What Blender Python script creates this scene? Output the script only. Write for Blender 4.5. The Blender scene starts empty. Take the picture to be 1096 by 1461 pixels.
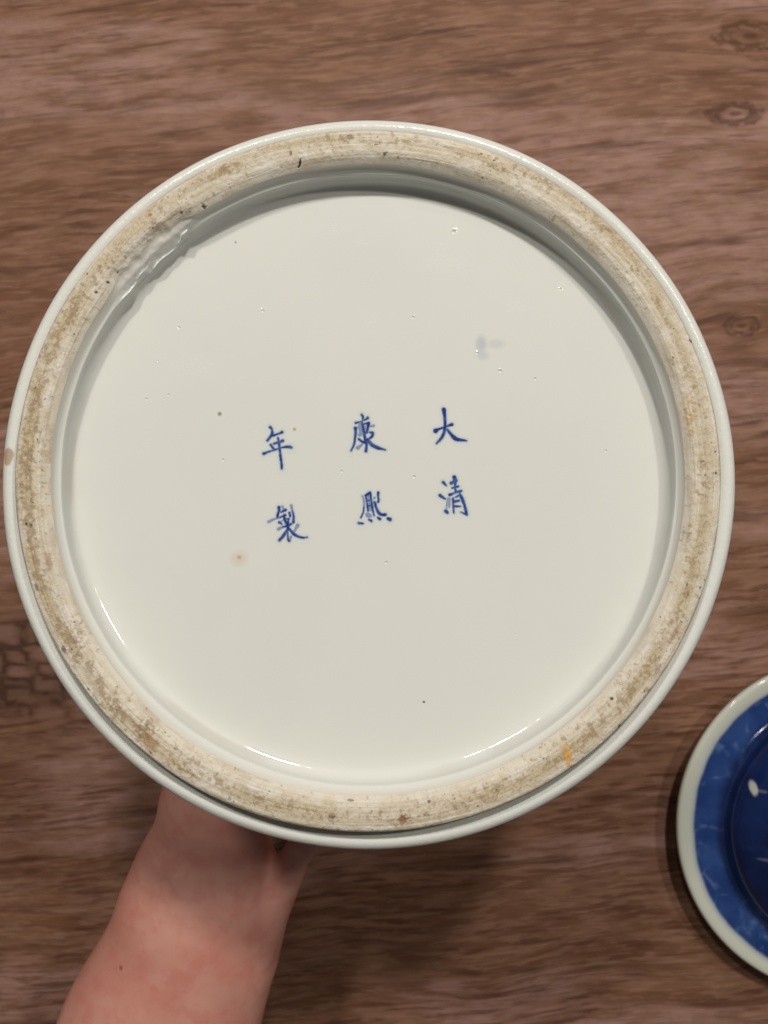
import bpy, math, random
import numpy as np
from mathutils import Vector, Matrix
from mathutils.geometry import delaunay_2d_cdt
random.seed(7); RNG = np.random.default_rng(7)
S = bpy.context.scene
# ------------------------------------------------------------------ camera
H = 0.50                      # camera height above the table top (metres)
FPX, CX, CY = 1100.0, 548.0, 730.5
cam_d = bpy.data.cameras.new('camera'); cam = bpy.data.objects.new('camera', cam_d)
S.collection.objects.link(cam); S.camera = cam
cam.location = (0, 0, H)
cam_d.sensor_fit = 'VERTICAL'; cam_d.sensor_height = 36.0; cam_d.lens = FPX / 1461 * 36.0
cam_d.clip_start = 0.01; cam_d.clip_end = 50
cam_d.dof.use_dof = True; cam_d.dof.focus_distance = 0.212; cam_d.dof.aperture_fstop = 23.0
# ------------------------------------------------------------------ light
W = bpy.data.worlds.new('World'); S.world = W; W.use_nodes = True
W.node_tree.nodes['Background'].inputs[0].default_value = (1.0, 0.95, 0.86, 1)
W.node_tree.nodes['Background'].inputs[1].default_value = 0.072
def ceiling_spot(x, y, z, watts, rad, aim=(0, 0, .25)):
    l = bpy.data.lights.new('ceiling_lamp', 'AREA'); l.shape = 'DISK'; l.size = rad * 2
    l.energy = watts; l.color = (1.0, 0.94, 0.865)
    o = bpy.data.objects.new('ceiling_lamp', l); S.collection.objects.link(o)
    o.location = (x, y, z)
    o.rotation_euler = (Vector(aim) - Vector((x, y, z))).to_track_quat('-Z', 'Y').to_euler()
ceiling_spot(0.20, 0.99, 1.62, 14.0, 0.065)
ceiling_spot(-0.38, 0.99, 1.62, 9.2, 0.065)
ceiling_spot(0.74, 0.70, 1.62, 6.6, 0.06)
S.view_settings.view_transform = 'Standard'; S.view_settings.look = 'None'
S.view_settings.exposure = 0.0; S.view_settings.gamma = 1.0
S.render.engine = 'CYCLES'; S.cycles.max_bounces = 8

# ------------------------------------------------------------------ helpers
def newobj(name, me, parent=None, mat=None, smooth=True, loc=None):
    o = bpy.data.objects.new(name, me); S.collection.objects.link(o)
    if parent: o.parent = parent
    if mat: me.materials.append(mat)
    if smooth and me.polygons: me.polygons.foreach_set('use_smooth', [True] * len(me.polygons))
    if loc: o.location = loc
    return o
def mesh_np(name, V, F):
    me = bpy.data.meshes.new(name)
    V = np.asarray(V, np.float32); F = np.asarray(F, np.int32)
    n, k = F.shape
    me.vertices.add(len(V)); me.vertices.foreach_set('co', V.ravel())
    me.loops.add(n * k); me.loops.foreach_set('vertex_index', F.ravel())
    me.polygons.add(n); me.polygons.foreach_set('loop_start', np.arange(n, dtype=np.int32) * k)
    me.update(calc_edges=True); me.validate()
    return me
def set_col(me, name, C):
    a = me.color_attributes.new(name, 'FLOAT_COLOR', 'POINT')
    C4 = np.ones((len(C), 4), np.float32); C4[:, :C.shape[1]] = C
    a.data.foreach_set('color', C4.ravel())
def grid_faces(n, m, wrap=True, flip=False):       # n around, m along
    i = np.arange(n if wrap else n - 1)[:, None]; j = np.arange(m - 1)[None, :]
    i2 = (i + 1) % n
    q = np.stack([i * m + j, i2 * m + j, i2 * m + j + 1, i * m + j + 1], -1).reshape(-1, 4)
    return q[:, ::-1] if flip else q
def sstep(a, b, x):
    t = np.clip((x - a) / (b - a), 0, 1); return t * t * (3 - 2 * t)
def hash2(ix, iy, seed):
    h = (ix.astype(np.int64) * 374761393 + iy.astype(np.int64) * 668265263 + seed * 974711) & 0xffffffff
    h = ((h ^ (h >> 13)) * 1274126177) & 0xffffffff
    return ((h ^ (h >> 16)) & 0xffff) / 65535.0
def vnoise(x, y, seed=0, perx=None):
    ix = np.floor(x).astype(np.int64); iy = np.floor(y).astype(np.int64)
    fx = x - ix; fy = y - iy; fx = fx * fx * (3 - 2 * fx); fy = fy * fy * (3 - 2 * fy)
    w = (lambda a: a % perx) if perx else (lambda a: a)
    a = hash2(w(ix), iy, seed); b = hash2(w(ix + 1), iy, seed)
    c = hash2(w(ix), iy + 1, seed); d = hash2(w(ix + 1), iy + 1, seed)
    return (a * (1 - fx) + b * fx) * (1 - fy) + (c * (1 - fx) + d * fx) * fy
def fbm(x, y, seed=0, octv=4, perx=None):
    s = 0; a = .5; t = 0
    for k in range(octv):
        s = s + a * vnoise(x * 2 ** k, y * 2 ** k, seed + k * 17, perx * 2 ** k if perx else None); t += a; a *= .5
    return s / t
class NT:
    """small helper around a material node tree"""
    def __init__(self, name):
        self.m = bpy.data.materials.new(name); self.m.use_nodes = True
        self.t = self.m.node_tree; self.b = self.t.nodes['Principled BSDF']
    def n(self, typ, **kw):
        nd = self.t.nodes.new(typ)
        for k, v in kw.items(): setattr(nd, k, v)
        return nd
    def put(self, sock, v):
        if v is None: return
        if isinstance(v, bpy.types.NodeSocket): self.t.links.new(v, sock)
        elif isinstance(v, (tuple, list)) and len(v) == 3 and sock.type == 'RGBA': sock.default_value = (*v, 1)
        else: sock.default_value = v
    def math(self, op, a, b=None, c=None, clamp=False):
        nd = self.n('ShaderNodeMath', operation=op, use_clamp=clamp)
        for i, v in enumerate((a, b, c)): self.put(nd.inputs[i], v)
        return nd.outputs[0]
    def vec(self, op, a, b=None, s=None):
        nd = self.n('ShaderNodeVectorMath', operation=op)
        self.put(nd.inputs[0], a); self.put(nd.inputs[1], b)
        if s is not None: self.put(nd.inputs['Scale'], s)
        return nd.outputs['Value'] if op in ('LENGTH', 'DISTANCE', 'DOT_PRODUCT') else nd.outputs[0]
    def noise(self, vec, scale, detail=4, rough=.55, dist=0.0, w=None):
        nd = self.n('ShaderNodeTexNoise')
        self.put(nd.inputs['Vector'], vec); nd.inputs['Scale'].default_value = scale
        nd.inputs['Detail'].default_value = detail; nd.inputs['Roughness'].default_value = rough
        nd.inputs['Distortion'].default_value = dist
        return nd.outputs['Fac']
    def map(self, vec, loc=(0, 0, 0), rot=(0, 0, 0), scl=(1, 1, 1)):
        nd = self.n('ShaderNodeMapping'); self.put(nd.inputs[0], vec)
        nd.inputs[1].default_value = loc; nd.inputs[2].default_value = rot; nd.inputs[3].default_value = scl
        return nd.outputs[0]
    def rng(self, v, a, b, c=0.0, d=1.0, smooth=True):
        nd = self.n('ShaderNodeMapRange', interpolation_type='SMOOTHSTEP' if smooth else 'LINEAR')
        self.put(nd.inputs[0], v)
        for i, q in enumerate((a, b, c, d)): self.put(nd.inputs[i + 1], q)
        return nd.outputs[0]
    def mix(self, f, a, b, mode='MIX'):
        nd = self.n('ShaderNodeMix', data_type='RGBA', blend_type=mode)
        self.put(nd.inputs[0], f); self.put(nd.inputs[6], a); self.put(nd.inputs[7], b)
        return nd.outputs[2]
    def coord(self): return self.n('ShaderNodeTexCoord').outputs['Object']
    def attr(self, name): return self.n('ShaderNodeAttribute', attribute_name=name)
    def sep(self, v): return self.n('ShaderNodeSeparateXYZ'), v
    def xyz(self, v):
        nd = self.n('ShaderNodeSeparateXYZ'); self.put(nd.inputs[0], v); return nd.outputs
    def comb(self, x, y, z=0.0):
        nd = self.n('ShaderNodeCombineXYZ')
        for i, q in enumerate((x, y, z)): self.put(nd.inputs[i], q)
        return nd.outputs[0]
    def bump(self, h, strength=1.0, dist=0.001, normal=None):
        nd = self.n('ShaderNodeBump'); self.put(nd.inputs['Height'], h)
        nd.inputs['Strength'].default_value = strength; nd.inputs['Distance'].default_value = dist
        if normal is not None: self.put(nd.inputs['Normal'], normal)
        return nd.outputs[0]
    def out(self, col=None, rough=None, normal=None, **kw):
        if col is not None: self.put(self.b.inputs['Base Color'], col)
        if rough is not None: self.put(self.b.inputs['Roughness'], rough)
        if normal is not None: self.put(self.b.inputs['Normal'], normal)
        for k, v in kw.items(): self.put(self.b.inputs[k.replace('_', ' ')], v)
        return self.m

def ray_dir(px, py):
    return Vector(((px - CX) / FPX, (CY - py) / FPX, -1.0))
def world_at(px, py, depth):
    return Vector((0, 0, H)) + ray_dir(px, py) * depth

# ================================================================== THE TABLE
def table_material():
    t = NT('printed_wood')
    P = t.coord()
    R = t.map(P, rot=(0, 0, math.radians(-5.5)))
    # broad bending of the grain
    bend = t.noise(R, 6, 2, .5)
    x, y, _ = t.xyz(R)
    y = t.math('ADD', y, t.math('MULTIPLY', t.math('SUBTRACT', bend, .5), .022))
    knots = [(.2375, .3085, .030, .012), (.228, .257, .024, .010), (.232, .120, .016, .008), (-.31, .20, .03, .012), (.10, -.42, .03, .012)]
    kn = None
    a5 = math.radians(-5.5)
    for kx, ky, ka, kb in knots:
        rx = kx * math.cos(a5) - ky * math.sin(a5); ry = kx * math.sin(a5) + ky * math.cos(a5)
        dx = t.math('DIVIDE', t.math('SUBTRACT', x, rx), ka); dy = t.math('DIVIDE', t.math('SUBTRACT', y, ry), kb)
        d2 = t.math('ADD', t.math('MULTIPLY', dx, dx), t.math('MULTIPLY', dy, dy))
        g = t.math('EXPONENT', t.math('MULTIPLY', d2, -.7))
        y = t.math('SUBTRACT', y, t.math('MULTIPLY', t.math('MULTIPLY', dy, g), kb * .6))
        sd = t.math('ADD', t.math('SQRT', d2), t.math('MULTIPLY', t.math('SUBTRACT', t.noise(P, 110, 3), .5), .9))
        g2 = t.math('ADD', t.math('MULTIPLY', t.math('EXPONENT', t.math('MULTIPLY', d2, -12)), .55), t.math('EXPONENT', t.math('MULTIPLY', t.math('POWER', t.math('ABSOLUTE', t.math('DIVIDE', t.math('SUBTRACT', sd, .62), .20)), 2.0), -1.0)))
        ringv = t.math('MULTIPLY', t.math('SINE', t.math('MULTIPLY', t.math('SQRT', d2), 17)), t.math('EXPONENT', t.math('MULTIPLY', d2, -2.4)))
        kk = t.math('ADD', t.math('MULTIPLY', g2, .8), t.math('MULTIPLY', ringv, .35))
        kn = kk if kn is None else t.math('ADD', kn, kk)
    Q = t.comb(x, y, 0.0)
    warp = t.noise(t.map(Q, scl=(18, 60, 1)), 1, 3, .6)
    Q2 = t.comb(x, t.math('ADD', y, t.math('MULTIPLY', t.math('SUBTRACT', warp, .5), .0022)), 0.0)
    big = t.noise(t.map(Q2, loc=(3.1, 1.2, 0), scl=(3.2, 13, 1)), 1, 3, .55)       # rosy / brown fields
    mid = t.noise(t.map(Q2, loc=(7, 4, 0), scl=(14, 95, 1)), 1, 4, .6, .3)         # bands
    strk = t.noise(t.map(Q2, loc=(1, 9, 0), scl=(26, 290, 1)), 1, 4, .62, .25)       # short dark dashes
    fine = t.noise(t.map(Q2, loc=(5, 2, 0), scl=(40, 900, 1)), 1, 4, .65)
    blot = t.noise(t.map(P, loc=(2, 2, 0), scl=(50, 90, 1)), 1, 5, .65)
    brown = (.205, .094, .053); dark = (.078, .032, .017); rose = (.410, .238, .196); light = (.290, .150, .094); tan = (.345, .195, .130)
    col = t.mix(t.rng(mid, .42, .57), brown, light)
    mid2 = t.noise(t.map(Q2, loc=(17, 14, 0), scl=(24, 130, 1)), 1, 3, .6, .4)
    col = t.mix(t.math('MULTIPLY', t.rng(mid2, .44, .66), .40), col, (.125, .060, .035))
    px0, py0, _ = t.xyz(P)
    fld = None
    for gx_, gy_, ga, gb, gw in ((-.17, .300, .17, .020, .16), (.19, .12, .11, .11, .13), (-.24, .03, .05, .04, .12), (-.20, -.10, .08, .05, .10), (.0, .285, .12, .035, -.12), (-.14, .20, .14, .05, -.14), (.13, .29, .10, .05, -.10), (0, -.27, .3, .06, -.10)):
        ex = t.math('DIVIDE', t.math('SUBTRACT', px0, gx_), ga); ey = t.math('DIVIDE', t.math('SUBTRACT', py0, t.math('MULTIPLY', px0, .08) if False else gy_), gb)
        gg = t.math('MULTIPLY', t.math('EXPONENT', t.math('MULTIPLY', t.math('ADD', t.math('MULTIPLY', ex, ex), t.math('MULTIPLY', ey, ey)), -1.0)), gw)
        fld = gg if fld is None else t.math('ADD', fld, gg)
    rs = t.rng(t.math('ADD', big, fld), .47, .57)
    rf = t.rng(t.noise(t.map(Q2, loc=(27, 4, 0), scl=(20, 120, 1)), 1, 4, .6), .34, .58)
    col = t.mix(t.math('MULTIPLY', t.math('MULTIPLY', rs, rf), .9), col, rose)
    col = t.mix(t.math('MULTIPLY', t.rng(blot, .42, .68), .50), col, (.200, .094, .056))
    spare = t.rng(t.math('ADD', t.noise(t.map(Q2, loc=(9, 9, 0), scl=(9, 38, 1)), 1, 2, .5), t.rng(y, -.12, .05, .10, -.04)), .46, .62)
    dk = t.math('MULTIPLY', t.rng(strk, .48, .62), t.math('ADD', t.math('MULTIPLY', spare, .55), .06))
    col = t.mix(dk, col, dark)
    lt = t.noise(t.map(Q2, loc=(31, 19, 0), scl=(40, 280, 1)), 1, 3, .6, .2)
    col = t.mix(t.math('MULTIPLY', t.rng(lt, .50, .60), .50), col, tan)
    low = t.noise(t.map(Q2, loc=(4, 7, 0), scl=(5, 75, 1)), 1, 3, .6, .3)
    col = t.mix(t.math('MULTIPLY', t.rng(low, .57, .68), .55), col, dark)
    col = t.mix(t.math('MULTIPLY', t.rng(fine, .38, .68), .26), col, dark)
    # crackled, crazed paint in one patch
    wv = t.n('ShaderNodeTexNoise'); t.put(wv.inputs['Vector'], P); wv.inputs['Scale'].default_value = 38; wv.inputs['Detail'].default_value = 4
    Pw = t.vec('ADD', P, t.vec('SCALE', t.vec('SUBTRACT', wv.outputs['Color'], (.5, .5, .5)), None, .009))
    vin = t.map(Pw, scl=(44, 74, 1)); vs = []
    for ft in ('F1', 'F2'):
        vv = t.n('ShaderNodeTexVoronoi', feature=ft, distance='CHEBYCHEV'); vv.inputs['Scale'].default_value = 1; vv.inputs['Randomness'].default_value = .72
        t.put(vv.inputs['Vector'], vin); vs.append(vv.outputs['Distance'])
    vd = t.math('SUBTRACT', vs[1], vs[0])
    px_, py_, _ = t.xyz(P)
    dx = t.math('DIVIDE', t.math('ADD', px_, .215), .062); dy = t.math('DIVIDE', t.math('ADD', py_, .100), .034)
    dm = t.math('ADD', t.math('MULTIPLY', dx, dx), t.math('MULTIPLY', dy, dy))
    cm = t.rng(t.math('ADD', dm, t.math('MULTIPLY', blot, .8)), .9, 1.9, 1.0, 0.0)
    line = t.math('MULTIPLY', t.rng(vd, .03, .20, 1.0, 0.0), t.rng(t.noise(P, 60, 3), .36, .56))
    cell = t.mix(t.rng(vd, .08, .45), (.15, .078, .055), (.28, .165, .130))
    cell = t.mix(t.math('MULTIPLY', t.rng(mid, .4, .7), .5), cell, brown)
    cell = t.mix(t.math('MULTIPLY', line, .8), cell, (.050, .024, .018))
    col = t.mix(t.math('MULTIPLY', cm, .85), col, cell)
    col = t.mix(t.math('MULTIPLY', t.rng(kn, .1, .9), .75), col, dark)
    h = t.math('ADD', t.math('MULTIPLY', strk, .8), t.math('MULTIPLY', fine, .5))
    nrm = t.bump(h, .35, .0008)
    rough = t.rng(mid, .3, .7, .52, .66)
    return t.out(col, rough, nrm, Specular_IOR_Level=.18)

TX0, TX1, TY0, TY1, TH = -.75, .85, -.72, .70, .035
def rounded_slab(x0, x1, y0, y1, z0, z1, b):
    V = []; F = []
    for (o, z) in ((b, z1), (b * .3, z1 - b * .3), (0, z1 - b), (0, z0 + b), (b, z0)):
        V += [(x0 + o, y0 + o, z), (x1 - o, y0 + o, z), (x1 - o, y1 - o, z), (x0 + o, y1 - o, z)]
    for k in range(4):
        for i in range(4):
            j = (i + 1) % 4; F.append((k * 4 + j, k * 4 + i, (k + 1) * 4 + i, (k + 1) * 4 + j))
    F.append((0, 1, 2, 3)); F.append((19, 18, 17, 16))
    return V, F
V, F = rounded_slab(TX0, TX1, TY0, TY1, -TH, 0, .004)
me = mesh_np('tabletop', V, F)
table = newobj('tabletop', me, mat=table_material(), smooth=False)
table['kind'] = 'structure'

# ================================================================== THE JAR
JAR_T = math.radians(-3.54)
jar = bpy.data.objects.new('porcelain_jar', None); S.collection.objects.link(jar)
jar.location = world_at(525, 671.6, .2084); jar.rotation_euler = (JAR_T, 0, 0)
jar['label'] = 'upturned white porcelain jar held up, showing its foot ring and six blue painted characters'
jar['category'] = 'jar'
JM = Matrix.Translation(jar.location) @ Matrix.Rotation(JAR_T, 4, 'X'); JI = JM.inverted()
def jar_pt(px, py, zl):
    """point of the jar's own plane z = zl seen at a photo pixel"""
    o = JI @ Vector((0, 0, H)); d = (JI.to_3x3() @ ray_dir(px, py))
    s = (zl - o.z) / d.z; p = o + d * s
    return p.x, p.y

# radial profile of the glazed recess: height by distance below the rim
WALL = [(.08660, -.0020), (.08650, -.0027), (.08620, -.0035), (.08570, -.0042), (.08530, -.00455), (.08500, -.0048), (.08488, -.0054), (.08485, -.0064),
        (.08475, -.0078), (.08435, -.0091), (.08360, -.0100), (.08250, -.01052), (.08110, -.01074), (.0790, -.01082)]
def catmull(pts, sub):
    P = np.array([pts[0]] + list(pts) + [pts[-1]], float); out = []
    for i in range(1, len(P) - 2):
        for k in range(sub):
            s = k / sub
            p0, p1, p2, p3 = P[i - 1], P[i], P[i + 1], P[i + 2]
            out.append(.5 * (2 * p1 + (p2 - p0) * s + (2 * p0 - 5 * p1 + 4 * p2 - p3) * s * s + (3 * p1 - p0 - 3 * p2 + p3) * s ** 3))
    out.append(P[-2]); return np.array(out)
def floor_z(x, y):
    r = np.sqrt(x * x + y * y)
    z = -.01082 - .00045 * (1 - np.clip(r / .079, 0, 1) ** 2) ** 2
    z = z + .00010 * (fbm(x * 40 + 50, y * 40 + 50, 5, 2) - .5) * sstep(.079, .06, r)
    return z
N = 1800
th = np.arange(N) / N * 2 * np.pi
PER = 64
def ang_noise(f, seed, octv=3): return fbm(th / (2 * np.pi) * f, np.zeros(N) + .37, seed, octv, f) - .5
def flaw(theta_deg):        # the kiln flaw, upper left of the ring
    return np.exp(-(np.maximum(0, np.abs(theta_deg - 134.8) - 6.5) / 3.2) ** 2)
FL = flaw(np.degrees(th))
glaze_edge = .0866 + .00035 * ang_noise(40, 3) + .0012 * ang_noise(14, 8) * .35 + FL * (.0018 + .0022 * ang_noise(120, 9, 3))

def build_recess(mat):
    prof = catmull(WALL, 5); m = len(prof)
    Vr = np.repeat(prof[None, :, 0], N, 0); Vz = np.repeat(prof[None, :, 1], N, 0)
    s = np.linspace(0, 1, m)[None, :]
    # glaze line wanders, the cove wobbles a little as hand-thrown work does
    Vr += (glaze_edge - .0866)[:, None] * sstep(.16, 0, s)
    wob = ang_noise(24, 21, 2)[:, None] * .00045 + ang_noise(110, 22, 2)[:, None] * .00010
    Vr += wob * sstep(.2, .5, s) * sstep(1.0, .85, s)
    Vz += ang_noise(90, 31, 3)[:, None] * .00012 * sstep(.45, .7, s) * sstep(1.0, .9, s)
    TH = np.degrees(th)[:, None]
    arc = th[:, None] * 86.6                       # mm along the ring
    rr = Vr * 1000
    # flaw: the glaze has slumped into a sloping, lumpy ledge with separate beads along its foot
    f = FL[:, None]
    base_z = np.interp(s, [0, .08, .30, .46, .62, 1], [-.0020, -.0032, -.0056, -.0074, -.0090, -.0108])
    own = f * sstep(.0, .06, s) * sstep(.62, .48, s)
    Vz = Vz * (1 - own) + base_z * own
    lump = fbm(arc * .30, rr * .55, 77, 3) - .5; fold = fbm(arc * .22 + rr * .6, rr * .9, 78, 3)
    Vz += f * sstep(.03, .12, s) * sstep(.55, .40, s) * (lump * .0013 - sstep(.60, .78, fold) * .0003)
    Vr -= f * sstep(.25, .45, s) * sstep(.80, .52, s) * (.0003 + .0010 * (fbm(arc * .16, np.zeros_like(arc) + 3, 79, 3) - .45))
    for (a0, sa, s0, ss, hh) in ((127.8, .75, .30, .060, .0018), (129.0, .5, .36, .03, .0006), (134.6, 1.7, .42, .045, .0013), (142.6, 1.9, .40, .045, .0012), (131.8, 1.1, .44, .04, .0008), (138.6, 1.2, .30, .05, .0008)):
        e = np.exp(-((TH - a0 - (s - s0) * 8) / sa) ** 2 - ((s - s0) / ss) ** 2)
        Vz += hh * e; Vr -= hh * .18 * e
    X = Vr * np.cos(th)[:, None]; Y = Vr * np.sin(th)[:, None]
    V1 = np.stack([X, Y, Vz], -1)
    ringV = V1[:, -1, :]                            # joins the flat floor
    # flat floor: Delaunay net, dense round every pinhole
    pts = [tuple(p[:2]) for p in ringV]
    for k, r in enumerate((.0782, .0772, .0758, .074, .0715, .0685, .065)):
        n = (900, 600, 450, 320, 240, 200, 160)[k]
        for i in range(n):
            a = (i + .5 * (k % 2)) / n * 2 * np.pi; pts.append((r * math.cos(a), r * math.sin(a)))
    g = .0028
    pit = [(*jar_pt(x, y, -.0105), r * .00020 , d) for x, y, r, d in PITS]
    for iy in range(-24, 25):
        for ix in range(-24, 25):
            x = (ix + .5 * (iy % 2)) * g; y = iy * g * .87
            if x * x + y * y > .0625 ** 2: continue
            if any((x - p[0]) ** 2 + (y - p[1]) ** 2 < (p[2] * 1.9 + .0004) ** 2 for p in pit): continue
            pts.append((x, y))
    for (x, y, r, d) in pit:
        pts.append((x, y))
        for k in range(1, 15):
            rk = r * k / 8; n = 10 + k * 2
            for i in range(n):
                a = (i + .5 * (k % 2)) / n * 2 * np.pi; pts.append((x + rk * math.cos(a), y + rk * math.sin(a)))
    res = delaunay_2d_cdt([Vector(p) for p in pts], [], [], 0, 1e-7)
    P2 = np.array([(v.x, v.y) for v in res[0]]); tri = np.array([list(t) for t in res[2]])
    Z = floor_z(P2[:, 0], P2[:, 1])
    rr2 = np.hypot(P2[:, 0], P2[:, 1])
    for (x, y, r, d) in pit:
        dd = np.hypot((P2[:, 0] - x) * .95, P2[:, 1] - y) / r
        Z = Z - d * r * (np.clip(1 - dd * dd, 0, 1) ** 1.5) + d * r * .10 * np.exp(-((dd - 1.15) / .25) ** 2)
    # weld the shared circle
    orig = res[3]; remap = np.arange(len(P2)) + N * m
    for vi, src in enumerate(orig):
        for sidx in src:
            if sidx < N: remap[vi] = sidx * m + (m - 1)
    V = np.concatenate([V1.reshape(-1, 3), np.stack([P2[:, 0], P2[:, 1], Z], -1)])
    q = grid_faces(N, m)
    t1 = np.concatenate([q[:, [0, 1, 2]], q[:, [0, 2, 3]]])
    F = np.concatenate([t1, remap[tri]])
    a_, b_, c_ = V[F[:, 0]], V[F[:, 1]], V[F[:, 2]]
    nn = np.cross(b_ - a_, c_ - a_); ctr = (a_ + b_ + c_) / 3
    up = nn[:, 2] - .35 * (nn[:, 0] * ctr[:, 0] + nn[:, 1] * ctr[:, 1]) / np.maximum(1e-6, np.hypot(ctr[:, 0], ctr[:, 1]))
    half = len(t1)
    if np.median(up[:half]) < 0: F[:half] = F[:half][:, ::-1]
    bad = nn[half:, 2] < 0; F[half:][bad] = F[half:][bad][:, ::-1]
    F = F[np.linalg.norm(nn, axis=1) > 1e-14]
    me = mesh_np('recessed_base', V, F)
    return newobj('recessed_base', me, jar, mat)

# pinholes of the glaze: photo pixel, radius (px), depth ratio
PITS = [(648, 330, 3.6, .55), (590, 452, 2.6, .55), (800, 412, 2.5, .5), (375, 443, 2.5, .5), (255, 467, 2.6, .5), (714, 529, 3.0, .55),
        (764, 540, 2.4, .5), (681, 503, 2.8, .55), (209, 569, 2.3, .5), (240, 563, 2.2, .5), (487, 672, 2.4, .45), (591, 680, 2.7, .5),
        (865, 643, 2.2, .5), (318, 656, 2.4, .5), (551, 803, 2.6, .5), (525, 641, 2.2, .6), (605, 1003, 2.2, .7), (143, 515, 2.3, .5),
        (508, 1003, 1.4, .5), (225, 515, 1.5, .5), (735, 905, 1.2, .4), (421, 1000, 1.2, .4)]

def glaze_nodes(t, P, ink=None):
    """pale grey-green porcelain glaze with faint marks; returns colour, roughness, normal"""
    n1 = t.noise(P, 28, 3, .5); n2 = t.noise(P, 160, 4, .6)
    col = t.mix(t.rng(n1, .3, .7), (.716, .726, .684), (.698, .720, .682))
    return col, n1, n2
def porcelain_material(use_ink, name):
    t = NT(name); P = t.coord()
    col, n1, n2 = glaze_nodes(t, P)
    x, y, z = t.xyz(P)
    r = t.math('SQRT', t.math('ADD', t.math('MULTIPLY', x, x), t.math('MULTIPLY', y, y)))
    def spot(px, py, rx, ry, rot=0.0, zl=-.0105, soft=.6, nz=.0, lo=1.0):
        cx_, cy_ = jar_pt(px, py, zl)
        v = t.map(t.comb(t.math('SUBTRACT', x, cx_), t.math('SUBTRACT', y, cy_), 0.0), rot=(0, 0, math.radians(rot)), scl=(5000 / rx, 5000 / ry, 1))
        d = t.vec('LENGTH', v)
        if nz: d = t.math('ADD', d, t.math('MULTIPLY', t.math('SUBTRACT', n2, .5), nz))
        return t.rng(d, lo - soft, lo + soft, 1.0, 0.0)
    for args, c, a in (((687, 490, 7, 11, 0), (.38, .42, .50), .50), ((690, 507, 8, 6), (.42, .47, .56), .38), ((708, 490, 12, 6), (.42, .47, .52), .32),
                       ((313, 590, 2.6, 2.6), (.22, .15, .07), .8), ((341, 795, 3.0, 2.6), (.38, .20, .08), .75), ((341, 797, 11, 10), (.62, .50, .36), .45),
                       ((420, 612, 2.2, 2.2), (.35, .2, .10), .7), ((605, 1002, 1.6, 1.6), (.03, .025, .02), .9), ((336, 345, 1.6, 1.6), (.1, .08, .05), .6)):
        col = t.mix(t.math('MULTIPLY', spot(*args, soft=.7, nz=.5), a), col, c)
    # dry whitish scuffs
    sc = t.noise(t.map(P, rot=(0, 0, .5), scl=(700, 2600, 1)), 1, 3, .7)
    for args in ((467, 328, 26, 9, 20), (640, 377, 36, 12, -8), (735, 435, 16, 10, -40), (525, 455, 14, 8, 0), (275, 520, 30, 14, -50), (628, 355, 8, 12, 0), (515, 345, 12, 6, 0)):
        col = t.mix(t.math('MULTIPLY', t.math('MULTIPLY', spot(*args, soft=.6, nz=1.3), t.rng(sc, .50, .66)), .42), col, (.86, .85, .81))
    # faint hairline arcs: brown in noise patches where the wall meets the floor
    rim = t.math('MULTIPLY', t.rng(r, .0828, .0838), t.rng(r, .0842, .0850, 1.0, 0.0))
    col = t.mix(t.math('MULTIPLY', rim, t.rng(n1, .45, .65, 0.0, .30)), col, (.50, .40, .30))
    edge = t.math('MULTIPLY', t.rng(z, -.0048, -.0030), .45)
    col = t.mix(edge, col, (.66, .60, .51))
    if use_ink:
        a = t.attr('ink'); ir, ig, ib = t.n('ShaderNodeSeparateColor'), None, None
        t.put(ir.inputs[0], a.outputs['Color'])
        halo, core, deep = ir.outputs[1], ir.outputs[0], ir.outputs[2]
        col = t.mix(halo, col, (.28, .36, .47))
        blue = t.mix(deep, (.095, .170, .40), (.018, .046, .205))
        col = t.mix(core, col, blue)
    nrm = t.bump(t.math('ADD', t.math('MULTIPLY', n1, .6), t.math('MULTIPLY', n2, .25)), .06, .0006)
    return t.out(col, t.rng(n2, .3, .7, .045, .075), nrm, Specular_IOR_Level=.5, IOR=1.5)
M_floor = porcelain_material(False, 'porcelain_base')
M_ink = porcelain_material(True, 'porcelain_underglaze_mark')
recess = build_recess(M_floor)

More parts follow.
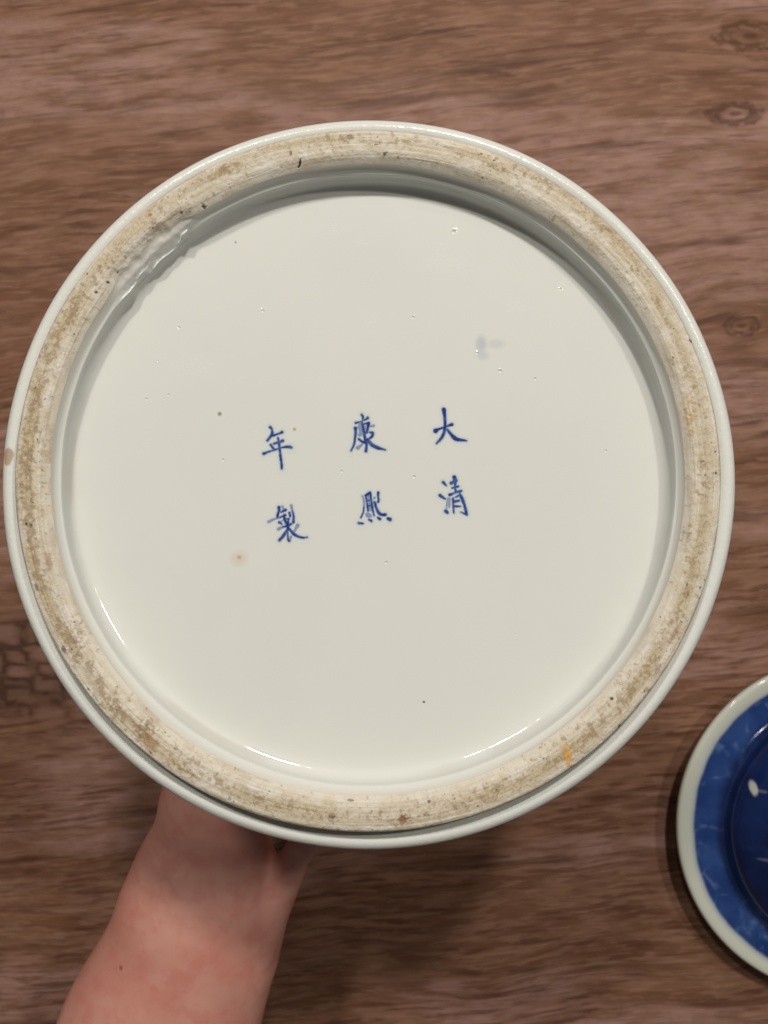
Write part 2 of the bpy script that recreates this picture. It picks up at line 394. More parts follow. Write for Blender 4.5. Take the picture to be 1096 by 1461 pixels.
# ---- the six painted characters: brush strokes in photo pixels (80 px squares seen 13.7x enlarged)
K = 13.7
CH = {
 'da': ((600, 570), [
   [(460,190,36),(475,300,28),(485,420,25),(480,540,27),(465,640,27),(430,720,27),(380,785,24),(320,850,17)],
   [(300,605,40),(355,575,22),(450,540,18),(540,505,20),(620,482,27)],
   [(530,580,22),(600,670,28),(680,750,36),(760,780,28),(850,790,20),(905,797,12)]], []),
 'qing': ((610, 670), [
   [(310,245,26),(345,280,20),(375,308,12)], [(250,500,28),(290,530,24),(350,570,14)], [(365,810,32),(395,840,24)],
   [(530,145,34),(545,210,36),(545,330,18),(560,430,22)], [(470,262,30),(570,205,24)], [(490,355,18),(600,325,22)],
   [(440,490,27),(540,450,17),(660,415,24)], [(505,560,22),(508,700,17),(520,840,15)],
   [(640,480,24),(690,580,29),(730,700,24),(760,820,28),(778,880,20)], [(778,880,20),(700,845,15),(650,825,8)],
   [(560,530,16),(620,500,17)], [(520,625,26),(620,605,22)], [(520,715,20),(655,715,12)]],
   [[(398,560,10),(375,760,12)], [(435,560,16),(430,730,16)]]),
 'kang': ((490, 580), [
   [(355,150,20),(380,190,20),(378,245,12)], [(240,312,20),(340,285,12),(430,245,16),(475,215,25)], [(230,410,27),(238,500,25),(225,620,20),(205,740,18),(145,860,12)],
   [(365,310,22),(385,420,25),(410,520,26),(422,640,20)], [(490,320,30),(480,400,24),(450,500,26)], [(380,335,16),(500,312,20)],
   [(400,510,20),(470,490,20)], [(520,495,20),(572,510,24),(560,570,24),(510,620,16)],
   [(300,630,22),(400,690,25),(470,640,30)], [(450,650,28),(450,760,20),(440,860,30)],
   [(480,660,30),(560,740,32),(660,795,30),(760,825,20),(820,840,14)]],
   [[(240,310,26),(330,290,14)], [(300,400,26),(400,385,14),(500,380,14),(585,368,22)], [(315,548,27),(400,530,16)], [(330,330,30),(340,520,30)], [(440,400,30),(440,440,30)], [(280,800,32),(370,730,13)], [(400,410,14),(480,400,14)]]),
 'xi': ((490, 680), [
   [(435,365,22),(520,312,24)], [(435,370,18),(455,470,18),(470,580,17),(482,660,18)], [(530,320,19),(540,450,20),(560,560,20),(575,660,19),(600,760,14)],
   [(450,475,18),(540,455,18)], [(470,570,14),(560,560,14)], [(680,310,22),(680,400,18),(690,450,20),(675,490,22)],
   [(610,500,25),(640,600,24),(690,700,26),(750,740,26),(822,740,28)], [(300,905,22),(380,915,17)], [(500,840,18),(545,862,26)],
   [(675,800,18),(715,825,25)], [(870,815,24),(910,835,35)], [(400,600,13),(385,700,13),(340,800,12)]],
   [[(370,380,14),(400,450,16),(402,600,16),(385,700,14)], [(480,745,42),(510,760,36)], [(612,410,20),(605,415,20)], [(490,390,26),(520,640,26)]]),
 'nian': ((365, 590), [
   [(275,260,24),(310,310,19),(312,400,26),(260,470,22),(222,520,22)], [(330,425,20),(440,385,16),(505,358,25)],
   [(350,582,20),(430,560,20),(520,525,28)], [(285,605,20),(345,690,23)],
   [(150,780,26),(250,740,17),(400,690,16),(540,650,15),(640,645,26),(690,655,22)],
   [(430,470,17),(450,600,25),(465,720,22),(480,850,22),(500,1000,22),(503,1070,19)]], []),
 'zhi': ((370, 705), [
   [(380,260,28),(375,330,22),(350,420,22),(350,450,17)], [(425,350,17),(510,305,23)],
   [(400,450,15),(500,408,22)], [(480,400,18),(490,500,24),(550,590,28)], [(585,360,20),(600,430,18)],
   [(640,330,15),(665,420,18),(660,545,25)], [(560,480,15),(560,590,22)], [(385,550,22),(430,580,15)], [(520,480,14),(580,485,14)],
   [(450,640,16),(560,610,24),(620,580,20)], [(560,600,26),(558,700,24)],
   [(540,700,20),(460,820,26),(390,900,24)], [(550,740,13),(555,870,17),(580,910,22)],
   [(590,680,18),(660,770,26),(760,830,20),(860,850,18),(930,840,12)]],
   [[(445,240,20),(470,290,18)], [(180,540,24),(280,490,17),(400,450,16)], [(620,220,20),(640,330,17)], [(370,680,27),(450,640,19)], [(400,545,12),(450,520,12)],
    [(615,830,18),(580,910,22)], [(745,610,32),(700,690,18),(670,750,16)], [(400,330,16),(440,350,16)]]),
}
def stroke_field(X, Y, strokes, wob):
    """signed distance (in enlarged px) to the nearest stroke edge"""
    D = np.full(X.shape, 1e9)
    for st in strokes:
        pts = catmull(st, 6) if len(st) > 2 else np.array(st, float)
        for a, b in zip(pts[:-1], pts[1:]):
            d = b[:2] - a[:2]; L = max(1e-6, d @ d)
            s = np.clip(((X - a[0]) * d[0] + (Y - a[1]) * d[1]) / L, 0, 1)
            dd = np.hypot(X - a[0] - s * d[0], Y - a[1] - s * d[1]) - (a[2] + s * (b[2] - a[2])) * 1.16 - 1.0
            D = np.minimum(D, dd)
    return D + wob
def build_char(key):
    (ox, oy), st, faint = CH[key]
    step = .38; lo, hi = -6, 88
    g = np.arange(lo, hi, step); n = len(g)
    gx, gy = np.meshgrid(g, g)
    X = gx * K; Y = gy * K
    wob = (fbm(X / 45 + 20, Y / 45 + ox, 11, 3) - .5) * 12
    D = stroke_field(X, Y, st, wob)
    core = sstep(15, -12, D)
    deep = np.clip(sstep(4, -24, D) * .75 + (fbm(X / 60 + ox, Y / 60, 12, 3) - .42) * 1.5, 0, 1)
    halo = np.exp(-np.clip(D, 0, None) / 28) * .52
    if faint:
        D2 = stroke_field(X, Y, faint, wob)
        core = np.maximum(core, sstep(13, -10, D2) * .68)
        halo = np.maximum(halo, np.exp(-np.clip(D2, 0, None) / 30) * .34)
    halo = np.where(halo < .015, 0, halo - .015)
    o = JI @ Vector((0, 0, H)); R3 = np.array(JI.to_3x3())
    dirs = np.stack([(ox + gx - CX) / FPX, (CY - oy - gy) / FPX, -np.ones_like(gx)], -1) @ R3.T
    s = (-.0104 - o.z) / dirs[..., 2]
    px = o.x + dirs[..., 0] * s; py = o.y + dirs[..., 1] * s
    V = np.stack([px, py, floor_z(px, py) + .00003], -1).reshape(-1, 3)
    F = grid_faces(n, n, wrap=False)
    keep = np.maximum(core, halo).ravel()[F].max(1) > .004
    F = F[keep]; used = np.unique(F); rm = np.full(len(V), -1); rm[used] = np.arange(len(used))
    F = rm[F]; V = V[used]
    C = np.stack([core, halo, deep], -1).reshape(-1, 3)[used]
    me = mesh_np('painted_character', V, F[:, ::-1])
    if me.polygons[0].normal.z < 0: me.flip_normals()
    set_col(me, 'ink', C)
    return newobj('painted_character', me, jar, M_ink)
CHLAB = {'da': 'blue character of three strokes, top right of the mark', 'qing': 'blue character, bottom right of the mark',
         'kang': 'blue character, top middle of the mark', 'xi': 'blue character with four dots below, bottom middle of the mark',
         'nian': 'blue character with one long downstroke, top left of the mark', 'zhi': 'dense blue character, bottom left of the mark'}
for k in CH:
    o = build_char(k); o['label'] = CHLAB[k]

# ---- the unglazed foot ring
RING = [(.0960, -.0080), (.0960, -.0040), (.09595, -.0016), (.0956, -.0008), (.0949, -.0003), (.0935, -.00005), (.0920, 0.0), (.0905, -.00002),
        (.0893, -.00018), (.0884, -.0005), (.0877, -.0010), (.0870, -.0016), (.0866, -.0020)]
def px_to_ring(px, py):
    x, y = jar_pt(px, py, -.0003); return math.atan2(y, x) % (2 * math.pi), math.hypot(x, y)
def build_ring(mat):
    n = 3000; sub = 9
    t3 = np.arange(n) / n * 2 * np.pi
    prof = catmull(RING, sub); m = len(prof)
    R_ = np.repeat(prof[None, :, 0], n, 0); Z_ = np.repeat(prof[None, :, 1], n, 0)
    ge = np.interp(t3, np.append(th, 2 * np.pi), np.append(glaze_edge, glaze_edge[0]))[:, None]
    w = sstep(.0925, .0866, R_)
    R_ = R_ + (ge - .0866) * w
    arc = (t3[:, None] * 91.0) * np.ones((1, m)); A = n / n
    def F2(fa, fr, seed, octv=4):     # fa cells round the ring, fr cells per mm
        return fbm(t3[:, None] / (2 * np.pi) * fa + np.zeros((1, m)), R_ * 1000 * fr + 5, seed, octv, fa)
    top = sstep(.0866, .0885, R_) * sstep(.0961, .0952, R_)
    turn = F2(36, 2.2, 41, 3)                           # concentric turning lines
    grit = F2(900, 1.6, 42, 3)
    pore = F2(460, .9, 43, 3)
    lowf = F2(24, .16, 44, 3)
    smut = F2(520, .85, 45, 4)                          # brown smuts
    white = F2(80, .30, 46, 4)
    # how brown each part of the ring is
    deg = np.degrees(t3)
    def lobe(c, wd): return np.exp(-((((deg - c + 180) % 360) - 180) / wd) ** 2)
    amt = .50 + .42 * lobe(212, 34) + .30 * lobe(183, 18) - .10 * lobe(0, 30) - .05 * lobe(270, 22) + .25 * lobe(318, 22) + .02 * lobe(90, 40) + .32 * lobe(150, 12) + .12 * lobe(42, 14) - .12 * lobe(132, 8)
    amt = amt[:, None]
    ctr = (.0917 + .0013 * lobe(90, 60) + .0010 * lobe(45, 30) - .0005 * lobe(335, 30) + .0003 * lobe(205, 40) - .0006 * lobe(10, 15))[:, None] + .0012 * (lowf - .5)
    band = np.exp(-((R_ - ctr) / .0021) ** 2)
    base = np.array([.640, .580, .465]); pale = np.array([.74, .705, .62]); tan = np.array([.50, .405, .245]); brn = np.array([.27, .185, .105]); blk = np.array([.055, .038, .025])
    def mixc(C, f, c): return C * (1 - f[..., None]) + c * f[..., None]
    C = np.zeros((n, m, 3)) + base
    C = mixc(C, sstep(.42, .62, white) * .85 * np.clip(1 - .9 * band * amt, 0, 1), pale)
    C = mixc(C, sstep(.52, .70, F2(260, .6, 57, 3)) * .55, np.array([.73, .70, .645]))
    C = mixc(C, sstep(.54, .72, F2(330, .7, 58, 3)) * .30, tan)
    C = mixc(C, sstep(.0886, .0872, R_) * .65, np.array([.70, .635, .53]))
    tanm = np.clip(band * amt * 1.55 * sstep(.25, .62, F2(40, .35, 47, 3)), 0, 1)
    C = mixc(C, tanm * .72, tan)
    C = mixc(C, sstep(.50, .78, turn) * .28 * top, tan * .8)
    C = mixc(C, sstep(.52, .82, F2(14, 3.2, 48, 2)) * .14 * top, brn)
    thr = .68 - .30 * band * amt
    C = mixc(C, sstep(0, .22, smut - thr + .04) * .60 * sstep(.35, .65, F2(60, .3, 53, 3) + .12 * amt), brn)
    C = mixc(C, sstep(.58, .76, grit) * (.12 + .5 * tanm), brn * 1.25)
    C = mixc(C, sstep(.60, .80, F2(1500, 2.6, 59, 2)) * (.06 + .5 * tanm), brn)
    C = mixc(C, sstep(.80, .86, pore) * .8 * top, blk)
    oute = sstep(.0948, .0957, R_)
    C = mixc(C, oute * sstep(.40, .65, F2(60, .2, 49, 3)) * .55, np.array([.26, .235, .20]))
    C = mixc(C, oute * .25, tan)
    C = mixc(C, sstep(.0866 + .0022, .0866, R_ - (ge - .0866)) * sstep(.5, .7, F2(60, .5, 50, 3)) * .30, brn)
    Hh = np.zeros((n, m))
    marks = [(810, 1079, 5, 13, 8, (.62, .33, .07), .9), (806, 1066, 6, 6, 0, (.58, .36, .10), .5), (818, 1094, 6, 3, -20, (.50, .14, .05), .6),
             (575, 1167, 7, 6, 0, (.16, .045, .03), .9), (575, 1171, 12, 9, 0, (.36, .24, .10), .55),
             (207, 1040, 15, 17, 20, (.22, .13, .07), .6), (214, 1060, 8, 16, 20, (.34, .17, .09), .5),
             (985, 590, 9, 36, 4, (.50, .33, .13), .65), (80, 470, 14, 30, -20, (.40, .30, .17), .35), (70, 640, 14, 30, 0, (.40, .28, .13), .4),
             (110, 905, 12, 22, 25, (.26, .16, .08), .45), (428, 231, 1.7, 5.0, -10, (.025, .012, .008), 1.0), (426, 235, 1.5, 2.5, -40, (.03, .015, .01), .9),
             (415, 219, 2.5, 4, 10, (.22, .10, .06), .8), (290, 292, 3.6, 3.2, 0, (.05, .03, .02), .95), (258, 302, 2.4, 2.2, 0, (.08, .05, .03), .8),
             (987, 487, 5.5, 1.6, -30, (.03, .02, .015), .9), (153, 402, 2.4, 2, 0, (.04, .03, .02), .9), (137, 417, 2.8, 2.2, 0, (.04, .03, .02), .9),
             (38, 748, 1.8, 2.4, 0, (.03, .02, .02), .9), (45, 750, 2, 3, 0, (.08, .05, .03), .8), (215, 307, 3, 3, 0, (.35, .10, .07), .7),
             (915, 1060, 2.6, 2.6, 0, (.05, .03, .02), .9), (873, 997, 2.6, 2.2, 0, (.03, .02, .015), .9), (885, 1037, 2.6, 2.6, 0, (.08, .06, .05), .8),
             (92, 926, 3.5, 5, 20, (.16, .05, .04), .8), (962, 905, 4, 16, -30, (.25, .10, .08), .5), (938, 955, 4, 10, -30, (.24, .11, .09), .55),
             (475, 1165, 5, 2.4, 0, (.13, .09, .05), .7), (612, 1144, 2.6, 2, 0, (.08, .05, .04), .8), (500, 1143, 5, 1.6, 0, (.12, .08, .06), .7),
             (355, 213, 30, 3, 16, (.26, .18, .10), .55), (320, 243, 12, 7, 25, (.30, .22, .11), .5), (500, 196, 6, 5, 0, (.17, .12, .07), .6),
             (532, 204, 22, 4, -6, (.30, .21, .12), .5), (580, 203, 7, 3, -10, (.25, .20, .08), .6), (655, 223, 9, 5, -15, (.28, .19, .10), .6),
             (707, 240, 22, 5, -20, (.24, .17, .09), .6), (905, 385, 14, 6, -45, (.24, .17, .08), .6), (935, 430, 14, 6, -55, (.32, .22, .09), .6),
             (952, 458, 10, 4, -60, (.26, .18, .08), .6), (262, 1095, 18, 7, -35, (.30, .20, .10), .45), (365, 1135, 16, 7, -25, (.26, .19, .10), .5),
             (310, 230, 3, 2, 0, (.1, .07, .05), .5), (53, 838, 3.4, 6, 10, (.20, .18, .15), .7), (70, 800, 5, 12, 10, (.30, .17, .10), .5)]
    gx = R_ * np.cos(t3)[:, None]; gy = R_ * np.sin(t3)[:, None]
    rag = (fbm(gx * 3000 + 500, gy * 3000 + 500, 61, 3) - .5) * 1.1
    for (px, py, rx, ry, rot, c, a) in marks:
        cx_, cy_ = jar_pt(px, py, -.0003); ca, sa = math.cos(math.radians(rot)), math.sin(math.radians(rot))
        dx = (gx - cx_) * 5238; dy = (gy - cy_) * 5238
        u = (dx * ca + dy * sa) / rx; v = (-dx * sa + dy * ca) / ry
        d = np.sqrt(u * u + v * v) + rag * (1 if rx > 3 else .3)
        f = sstep(1.25, .55, d) * a
        if rx > 8: f = f * sstep(.30, .62, grit)
        C = mixc(C, f, np.array(c))
        if max(c) < .09 or a >= .95: Hh -= f * .00025
    # relief: turning lines, grit, pinholes
    Hh += top * ((turn - .5) * .00022 + (grit - .5) * .00018 + (lowf - .5) * .00030 + (pore - .5) * .0002 - sstep(.80, .86, pore) * .00015)
    fl = flaw(deg)[:, None] * sstep(.0915, .0885, R_)
    Hh -= fl * (.0001 + .0006 * (F2(300, .6, 52, 3) - .45))
    Z_ = Z_ + Hh * sstep(.0, .02, np.linspace(1, 0, m)[None, :])
    V = np.stack([R_ * np.cos(t3)[:, None], R_ * np.sin(t3)[:, None], Z_], -1).reshape(-1, 3)
    me = mesh_np('foot_ring', V, grid_faces(n, m))
    if me.polygons[m // 2].normal.z < 0: me.flip_normals()
    set_col(me, 'clay', np.clip(C, 0, 1).reshape(-1, 3))
    o = newobj('foot_ring', me, jar, mat); o['label'] = 'unglazed beige foot ring with brown stains'
    return o
t = NT('bare_biscuit'); P = t.coord(); c = t.attr('clay').outputs['Color']
g1 = t.noise(P, 2600, 3, .7); g2 = t.noise(P, 900, 4, .6)
c = t.mix(t.rng(g1, .60, .80, 0.0, .25), c, (.26, .20, .12))
c = t.mix(t.rng(g2, .55, .75, 0.0, .30), c, (.74, .69, .60))
M_bisc = t.out(c, .78, t.bump(t.math('ADD', g1, g2), .35, .00025), Specular_IOR_Level=.25)
ring = build_ring(M_bisc)

# ---- blue-and-white body
def crackle_blue(t, P, white_mask, dark_mask, seed=0.0, k=1.0):
    """cobalt wash with cracked-ice lines; masks are sockets 0..1"""
    w1 = t.noise(t.map(P, loc=(seed, 0, 0)), 34, 4, .6); w2 = t.noise(t.map(P, loc=(seed, 3, 0), scl=(1, 1, 1)), 120, 4, .6)
    wv = t.n('ShaderNodeTexNoise'); t.put(wv.inputs['Vector'], P); wv.inputs['Scale'].default_value = 60
    Pw = t.vec('ADD', t.map(P, loc=(seed, seed, 0)), t.vec('SCALE', t.vec('SUBTRACT', wv.outputs['Color'], (.5, .5, .5)), None, .008))
    vo = t.n('ShaderNodeTexVoronoi', feature='DISTANCE_TO_EDGE'); vo.inputs['Scale'].default_value = 42; t.put(vo.inputs['Vector'], Pw)
    vc = t.n('ShaderNodeTexVoronoi'); vc.inputs['Scale'].default_value = 42; t.put(vc.inputs['Vector'], Pw)
    col = t.mix(t.rng(w1, .3, .7), (.012, .040, .165), (.034, .084, .260))
    col = t.mix(t.math('MULTIPLY', t.rng(w2, .35, .7), .35), col, (.020, .050, .20))
    col = t.mix(t.math('MULTIPLY', t.rng(t.math('MULTIPLY', vc.outputs['Color'], 1.0), .2, .9), .25), col, (.010, .030, .15))
    ln = t.math('MULTIPLY', t.rng(vo.outputs['Distance'], .01, .07, 1.0, 0.0), t.rng(w2, .45, .65))
    col = t.mix(t.math('MULTIPLY', ln, .45), col, (.13, .22, .42))
    col = t.mix(t.math('MULTIPLY', dark_mask, .93), col, t.mix(t.rng(w1, .3, .7), (.0025, .006, .038), (.005, .016, .085)))
    return col, w1, w2
def body_material():
    t = NT('blue_and_white_body'); P = t.coord(); x, y, z = t.xyz(P)
    wm = t.rng(t.math('ADD', z, t.math('MULTIPLY', t.noise(P, 90), .002)), -.0190, -.0170)
    wm2 = t.rng(z, -.1250, -.1285)
    col, w1, w2 = crackle_blue(t, P, wm, 0.0, 1.3)
    gl, n1, n2 = glaze_nodes(t, P)
    r = t.math('SQRT', t.math('ADD', t.math('MULTIPLY', x, x), t.math('MULTIPLY', y, y)))
    wmask = t.math('MAXIMUM', wm, wm2)
    bx, by = jar_pt(15, 652, -.0075)
    v = t.map(t.comb(t.math('SUBTRACT', x, bx), t.math('SUBTRACT', y, by), 0.0), scl=(5200 / 9, 5200 / 14, 1))
    sp = t.rng(t.math('ADD', t.vec('LENGTH', v), t.math('MULTIPLY', t.math('SUBTRACT', n2, .5), 1.2)), .75, 1.1, 1.0, 0.0)
    gl = t.mix(t.math('MULTIPLY', sp, .8), gl, (.40, .27, .15))
    gr = t.rng(r, .0964, .0978, 1.0, 0.0)
    gl = t.mix(t.math('MULTIPLY', gr, .6), gl, (.15, .12, .09))  # shade of the groove beside the foot ring, painted into the glaze colour
    col = t.mix(wmask, col, gl)
    peel = t.noise(P, 750, 2, .5)
    nrm = t.bump(t.math('ADD', t.math('MULTIPLY', peel, .7), t.math('MULTIPLY', n2, .3)), .6, .00026)
    return t.out(col, .20, nrm, Specular_IOR_Level=.35)
BODY = [(.0960, -.0072), (.0964, -.0080), (.0971, -.0080), (.0980, -.0069), (.0992, -.0061), (.1006, -.0060), (.1019, -.0068), (.1028, -.0082), (.1033, -.0105),
        (.1046, -.0190), (.1078, -.0400), (.1105, -.0640), (.1080, -.0880), (.0980, -.1070), (.0800, -.1210), (.0610, -.1275), (.0530, -.1300),
        (.0515, -.1340), (.0514, -.1405), (.0507, -.1420), (.0487, -.1420), (.0480, -.1405), (.0480, -.1320), (.0580, -.1240), (.0780, -.1160), (.0940, -.1030),
        (.1030, -.0860), (.1055, -.0640), (.1020, -.0400), (.0960, -.0220), (.0900, -.0165), (.0700, -.0150), (.0300, -.0148), (.0002, -.0148)]
prof = catmull(BODY, 6); n = 720; t2 = np.arange(n) / n * 2 * np.pi
R_ = np.repeat(prof[None, :, 0], n, 0) + (fbm(t2 / (2 * np.pi) * 12, np.zeros(n) + .5, 91, 2, 12) - .5)[:, None] * .0006 * sstep(0, .03, np.linspace(0, 1, len(prof)))[None, :]
V = np.stack([R_ * np.cos(t2)[:, None], R_ * np.sin(t2)[:, None], np.repeat(prof[None, :, 1], n, 0)], -1).reshape(-1, 3)
me = mesh_np('body', V, grid_faces(n, len(prof)))
o = newobj('body', me, jar, body_material())

# ================================================================== THE LID
LC = world_at(1211, 1181, H - .0225); LC.z = 0
lid = bpy.data.objects.new('jar_cover', None); S.collection.objects.link(lid); lid.location = LC
lid['label'] = 'blue porcelain jar lid with a plain white edge lying on the table at the right'; lid['category'] = 'lid'
def lid_material():
    t = NT('blue_and_white_lid'); P = t.coord(); x, y, z = t.xyz(P)
    r = t.math('SQRT', t.math('ADD', t.math('MULTIPLY', x, x), t.math('MULTIPLY', y, y)))
    wob = t.math('MULTIPLY', t.math('SUBTRACT', t.noise(P, 26, 3), .5), .004)
    rw = t.math('ADD', r, wob)
    wm = t.rng(rw, .0945, .0970)
    dm = t.rng(rw, .0755, .0840, 1.0, 0.0)
    col, w1, w2 = crackle_blue(t, P, wm, dm, 0.4)
    # blossom left white in the dark field, and pale ice lines
    for (cx_, cy_, rx, ry, rot, a) in ((-.0648, .0290, .0020, .0042, 8, .88), (-.0608, .0280, .0030, .0010, 0, .16), (-.0600, -.0120, .005, .0009, 40, .14), (-.0560, -.0160, .0009, .0045, 20, .12),
                                       (-.030, .045, .007, .007, 0, .9), (-.022, .052, .006, .006, 0, .9), (.01, .02, .007, .007, 0, .9), (.02, .028, .006, .006, 0, .9), (.012, .033, .006, .006, 0, .9), (.04, -.03, .008, .006, 20, .9), (-.02, -.045, .006, .008, 0, .9)):
        v = t.map(t.comb(t.math('SUBTRACT', x, cx_), t.math('SUBTRACT', y, cy_), 0.0), rot=(0, 0, math.radians(rot)), scl=(1 / rx, 1 / ry, 1))
        d = t.math('ADD', t.vec('LENGTH', v), t.math('MULTIPLY', t.math('SUBTRACT', w2, .5), .9))
        col = t.mix(t.math('MULTIPLY', t.rng(d, .6, 1.15, 1.0, 0.0), a), col, (.55, .55, .50))
    gl, n1, n2 = glaze_nodes(t, P)
    gl = t.mix(1.0, gl, (.86, .87, .80), 'MULTIPLY')
    halo = t.math('MULTIPLY', t.rng(rw, .0940, .0970), t.rng(rw, .0965, .0992, 1.0, 0.0))
    col = t.mix(wm, col, gl)
    col = t.mix(t.math('MULTIPLY', halo, .35), col, (.22, .30, .44))
    nrm = t.bump(t.math('ADD', t.math('MULTIPLY', n1, .9), t.math('MULTIPLY', n2, .3)), .40, .0006)
    return t.out(col, t.math('SUBTRACT', .15, t.math('MULTIPLY', wm, .09)), nrm, Specular_IOR_Level=.5)
M_lid = lid_material()
def lathe_part(name, prof, parent, mat, n=360, sub=6):
    p = catmull(prof, sub); t2 = np.arange(n) / n * 2 * np.pi
    w = (fbm(t2 / (2 * np.pi) * 10, np.zeros(n) + .5, 95, 2, 10) - .5) * .0006
    R_ = p[None, :, 0] + w[:, None] * sstep(.0, .03, p[None, :, 0])
    V = np.stack([R_ * np.cos(t2)[:, None], R_ * np.sin(t2)[:, None], np.repeat(p[None, :, 1], n, 0)], -1).reshape(-1, 3)
    return newobj(name, mesh_np(name, V, grid_faces(n, len(p))), parent, mat)
lathe_part('flange', [(.0735, .0125), (.0800, .0120), (.0960, .0128), (.1015, .0150), (.1045, .0168), (.1053, .0188), (.1047, .0204), (.1030, .0211), (.1003, .0208), (.0960, .0199), (.0880, .0195), (.0795, .0198), (.0760, .0190)],
           lid, M_lid)
lathe_part('domed_top', [(.0805, .0196), (.0793, .0204), (.0778, .0220), (.0764, .0250), (.0752, .0290), (.0734, .0322), (.0706, .0352), (.0668, .0378), (.0610, .0403), (.0530, .0426), (.0400, .0450), (.0200, .0466), (.0002, .0470)], lid, M_lid)
lathe_part('inner_collar', [(.0735, .0130), (.0700, .0120), (.0670, .0020), (.0655, .0000), (.0635, .0000), (.0625, .0020), (.0640, .0200), (.0610, .0330), (.0500, .0380), (.0200, .0420), (.0002, .0425)], lid, M_lid)

# ================================================================== THE ARM AND HAND
def zt(y): return .1466 + (.057 - y) * .0618        # underside of the tilted jar mouth
def pa(px, py, z): v = world_at(px, py, H - z); return (v.x, v.y, z)
ARM = [  # (a, ra, b, rb, flatten, blend)
]
def seg(a, ra, b, rb, fl=1.0, k=.006): ARM.append((np.array(a, float), ra, np.array(b, float), rb, fl, k))
A0 = pa(318, 1235, .126); A1 = pa(294, 1270, .123); A2 = pa(278, 1346, .119); A3 = pa(231, 1461, .115)
seg(pa(296, 1150, .135), .0215, A1, .0335, 1.30, .02)
seg(A1, .0345, A2, .0380, 1.30, .016); seg(A2, .0380, A3, .0430, 1.30, .016)
D0 = (-.150, -.340, .110); D1 = (-.185, -.440, .105); D2 = (-.215, -.600, .100)
seg(A3, .0435, D0, .0500, 1.25, .02); seg(D0, .0500, D1, .0470, 1.15, .02); seg(D1, .0470, D2, .0520, 1.05, .02)
u = np.array([.37, .93]); v2 = np.array([.93, -.37])
Wp = np.array(pa(308, 1165, .136))
Kc = Wp[:2] + u * .098
for off, ln, fl_r, spread in ((.030, .084, .0088, .12), (.010, .097, .0092, .04), (-.010, .092, .0088, -.03), (-.029, .072, .0078, -.12)):
    kxy = Kc + v2 * off + u * (-.25 * abs(off - .005))
    kp = (kxy[0], kxy[1], zt(kxy[1]) - .0130)
    seg((Wp[0] + v2[0] * off * .30, Wp[1] + v2[1] * off * .30, Wp[2] + .001), .0120, kp, .0125, 1.0, .014)
    d = u + v2 * spread; d /= np.linalg.norm(d)
    p0 = np.array(kp); L = [ln * .46, ln * .30, ln * .24]; dz = [-.0, -.001, -.004]
    for i in range(3):
        q = kxy + d * sum(L[:i + 1]); rr_ = fl_r * (1 - .09 * (i + 1))
        p1 = np.array([q[0], q[1], zt(q[1]) - rr_ - .0006 + dz[i]])
        seg(p0, fl_r * (1 - .09 * i) + (.0012 if i == 0 else 0), p1, rr_, 1.0, .004); p0 = p1
# thumb: leaves the heel of the hand on the side and runs up beside the neck of the jar
T0 = pa(366, 1325, .123); T1 = pa(434, 1200, .136)
seg(T0, .0130, T1, .0062, 1.0, .004)
seg(T1, .0064, (T1[0] + .026, T1[1] + .036, .136), .0128, 1.0, .005)
seg((T1[0] + .026, T1[1] + .036, .136), .0118, (T1[0] + .050, T1[1] + .062, .146), .0105, 1.0, .004)
seg((T1[0] + .050, T1[1] + .062, .146), .0102, (T1[0] + .062, T1[1] + .084, .150), .0088, 1.0, .003)
# heel of the thumb joins the palm farther in, leaving the dark hollow between
seg((T1[0] + .024, T1[1] + .040, .134), .0100, (Kc[0] + .01, Kc[1] - .020, .138), .0120, 1.0, .006)

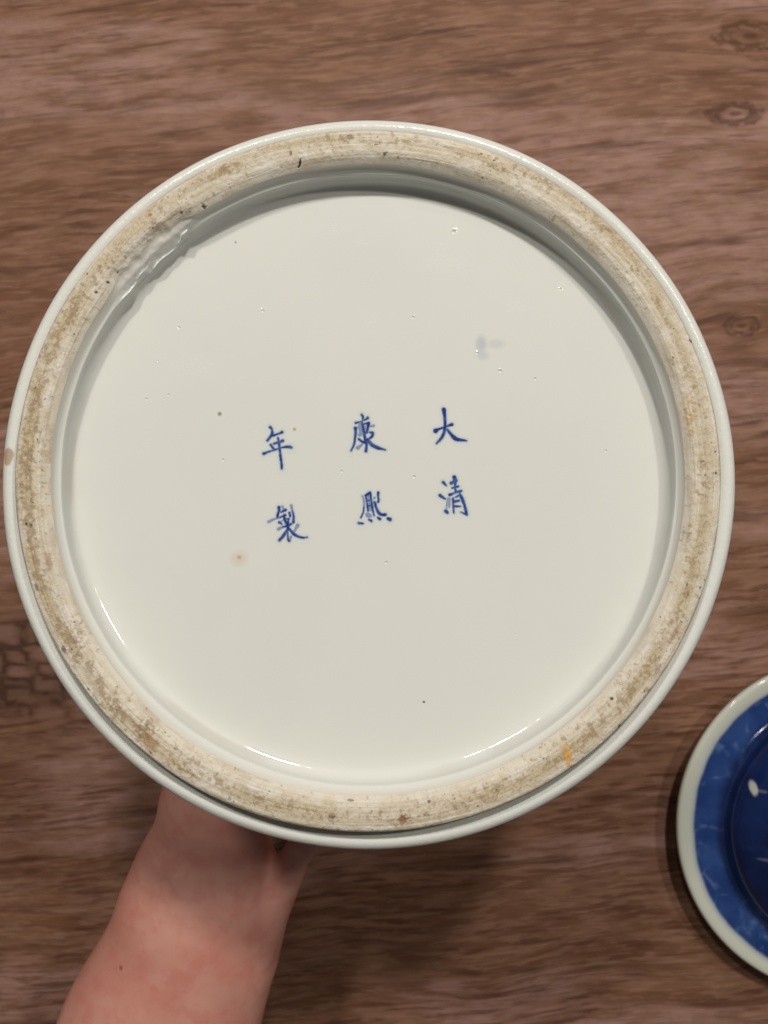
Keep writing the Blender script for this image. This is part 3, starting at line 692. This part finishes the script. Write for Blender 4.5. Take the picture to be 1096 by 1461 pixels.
def body_mesh(h=.0022):
    lo = np.array([-.275, -.63, .03]); hi = np.array([.085, .075, .20])
    n = np.ceil((hi - lo) / h).astype(int)
    ax = [lo[i] + np.arange(n[i]) * h for i in range(3)]
    D = np.full(n, .05, np.float32)
    for a, ra, b, rb, fl, k in ARM:
        m = max(ra, rb) + .03
        i0 = [max(0, int((min(a[i], b[i]) - m - lo[i]) / h)) for i in range(3)]
        i1 = [min(n[i], int((max(a[i], b[i]) + m - lo[i]) / h) + 2) for i in range(3)]
        X, Y, Z = np.meshgrid(ax[0][i0[0]:i1[0]], ax[1][i0[1]:i1[1]], ax[2][i0[2]:i1[2]], indexing='ij')
        d = b - a; L = d @ d
        s = np.clip(((X - a[0]) * d[0] + (Y - a[1]) * d[1] + (Z - a[2]) * d[2]) / L, 0, 1)
        q = np.sqrt((X - a[0] - s * d[0]) ** 2 + (Y - a[1] - s * d[1]) ** 2 + ((Z - a[2] - s * d[2]) * fl) ** 2)
        q = (q - (ra + s * (rb - ra))) / (1 + (fl - 1) * .3)
        sub = D[i0[0]:i1[0], i0[1]:i1[1], i0[2]:i1[2]]
        hh = np.clip(k - np.abs(sub - q), 0, None) / k
        D[i0[0]:i1[0], i0[1]:i1[1], i0[2]:i1[2]] = np.minimum(sub, q) - hh * hh * k * .25
    ins = D < 0
    # surface nets
    c = ins[:-1, :-1, :-1].astype(np.int8)
    tot = np.zeros(np.array(D.shape) - 1, np.int16)
    for dx in (0, 1):
        for dy in (0, 1):
            for dz in (0, 1): tot += ins[dx:dx + tot.shape[0], dy:dy + tot.shape[1], dz:dz + tot.shape[2]]
    act = np.argwhere((tot > 0) & (tot < 8)); idx = np.full(tot.shape, -1, np.int64); idx[tuple(act.T)] = np.arange(len(act))
    acc = np.zeros((len(act), 3)); cnt = np.zeros(len(act))
    corners = [(i, j, k) for i in (0, 1) for j in (0, 1) for k in (0, 1)]
    for ca in corners:
        for cb in corners:
            if sum(abs(ca[i] - cb[i]) for i in range(3)) != 1 or ca > cb: continue
            va = D[tuple((act + ca).T)]; vb = D[tuple((act + cb).T)]
            m = (va < 0) != (vb < 0)
            s = np.where(m, va / np.where(m, va - vb, 1), 0)
            p = np.array(ca) + s[:, None] * (np.array(cb) - np.array(ca))
            acc[m] += p[m]; cnt[m] += 1
    V = lo + (act + acc / cnt[:, None]) * h
    Fs = []
    for axis in range(3):
        a_, b_ = [(1, 2), (2, 0), (0, 1)][axis]
        sl0 = [slice(None)] * 3; sl1 = [slice(None)] * 3; sl0[axis] = slice(0, -1); sl1[axis] = slice(1, None)
        e0 = ins[tuple(sl0)]; e1 = ins[tuple(sl1)]
        E = np.argwhere(e0 != e1)
        E = E[(E[:, a_] > 0) & (E[:, b_] > 0) & (E[:, a_] < D.shape[a_] - 1) & (E[:, b_] < D.shape[b_] - 1)]
        da = np.zeros(3, int); da[a_] = 1; db = np.zeros(3, int); db[b_] = 1
        q = np.stack([idx[tuple((E - da - db).T)], idx[tuple((E - db).T)], idx[tuple(E.T)], idx[tuple((E - da).T)]], -1)
        fl = e0[tuple(E.T)]
        q[~fl] = q[~fl][:, ::-1]; Fs.append(q)
    F = np.concatenate(Fs); F = F[(F >= 0).all(1)]
    # a little smoothing
    e = np.concatenate([F[:, [0, 1]], F[:, [1, 2]], F[:, [2, 3]], F[:, [3, 0]]])
    for _ in range(4):
        S_ = np.zeros_like(V); Cn = np.zeros(len(V))
        np.add.at(S_, e[:, 0], V[e[:, 1]]); np.add.at(Cn, e[:, 0], 1)
        np.add.at(S_, e[:, 1], V[e[:, 0]]); np.add.at(Cn, e[:, 1], 1)
        V = V * .5 + .5 * S_ / Cn[:, None]
    return mesh_np('person', V, F)
def skin_material():
    t = NT('skin'); P = t.coord()
    n1 = t.noise(P, 26, 3, .55); n2 = t.noise(P, 110, 4, .6); n3 = t.noise(P, 900, 3, .6)
    col = t.mix(t.rng(n1, .35, .68), (.61, .270, .210), (.68, .345, .275))
    col = t.mix(t.math('MULTIPLY', t.rng(n2, .42, .68), .5), col, (.58, .195, .155))
    mx, my, mz = pa(172, 1382, .145)
    x, y, z = t.xyz(P)
    d = t.vec('LENGTH', t.comb(t.math('SUBTRACT', x, mx), t.math('SUBTRACT', y, my), 0.0))
    col = t.mix(t.rng(d, .0005, .0014, .6, 0.0), col, (.13, .045, .03))
    nrm = t.bump(t.math('ADD', t.math('MULTIPLY', n2, .5), t.math('MULTIPLY', n3, .18)), .30, .0012)
    return t.out(col, .52, nrm, Subsurface_Weight=.12, Subsurface_Scale=.004, Subsurface_Radius=(1, .35, .2), Specular_IOR_Level=.35)
me = body_mesh()
if sum(p.normal.z for p in list(me.polygons)[:200] if True) != 0:
    # make sure the faces point outward: the highest vertex must face up
    zi = max(range(len(me.polygons)), key=lambda i: me.polygons[i].center.z)
    if me.polygons[zi].normal.z < 0: me.flip_normals()
person = newobj('person', me, None, skin_material())
person['label'] = 'bare forearm and palm-up hand reaching from the lower left to hold the jar from below'
person['category'] = 'person'
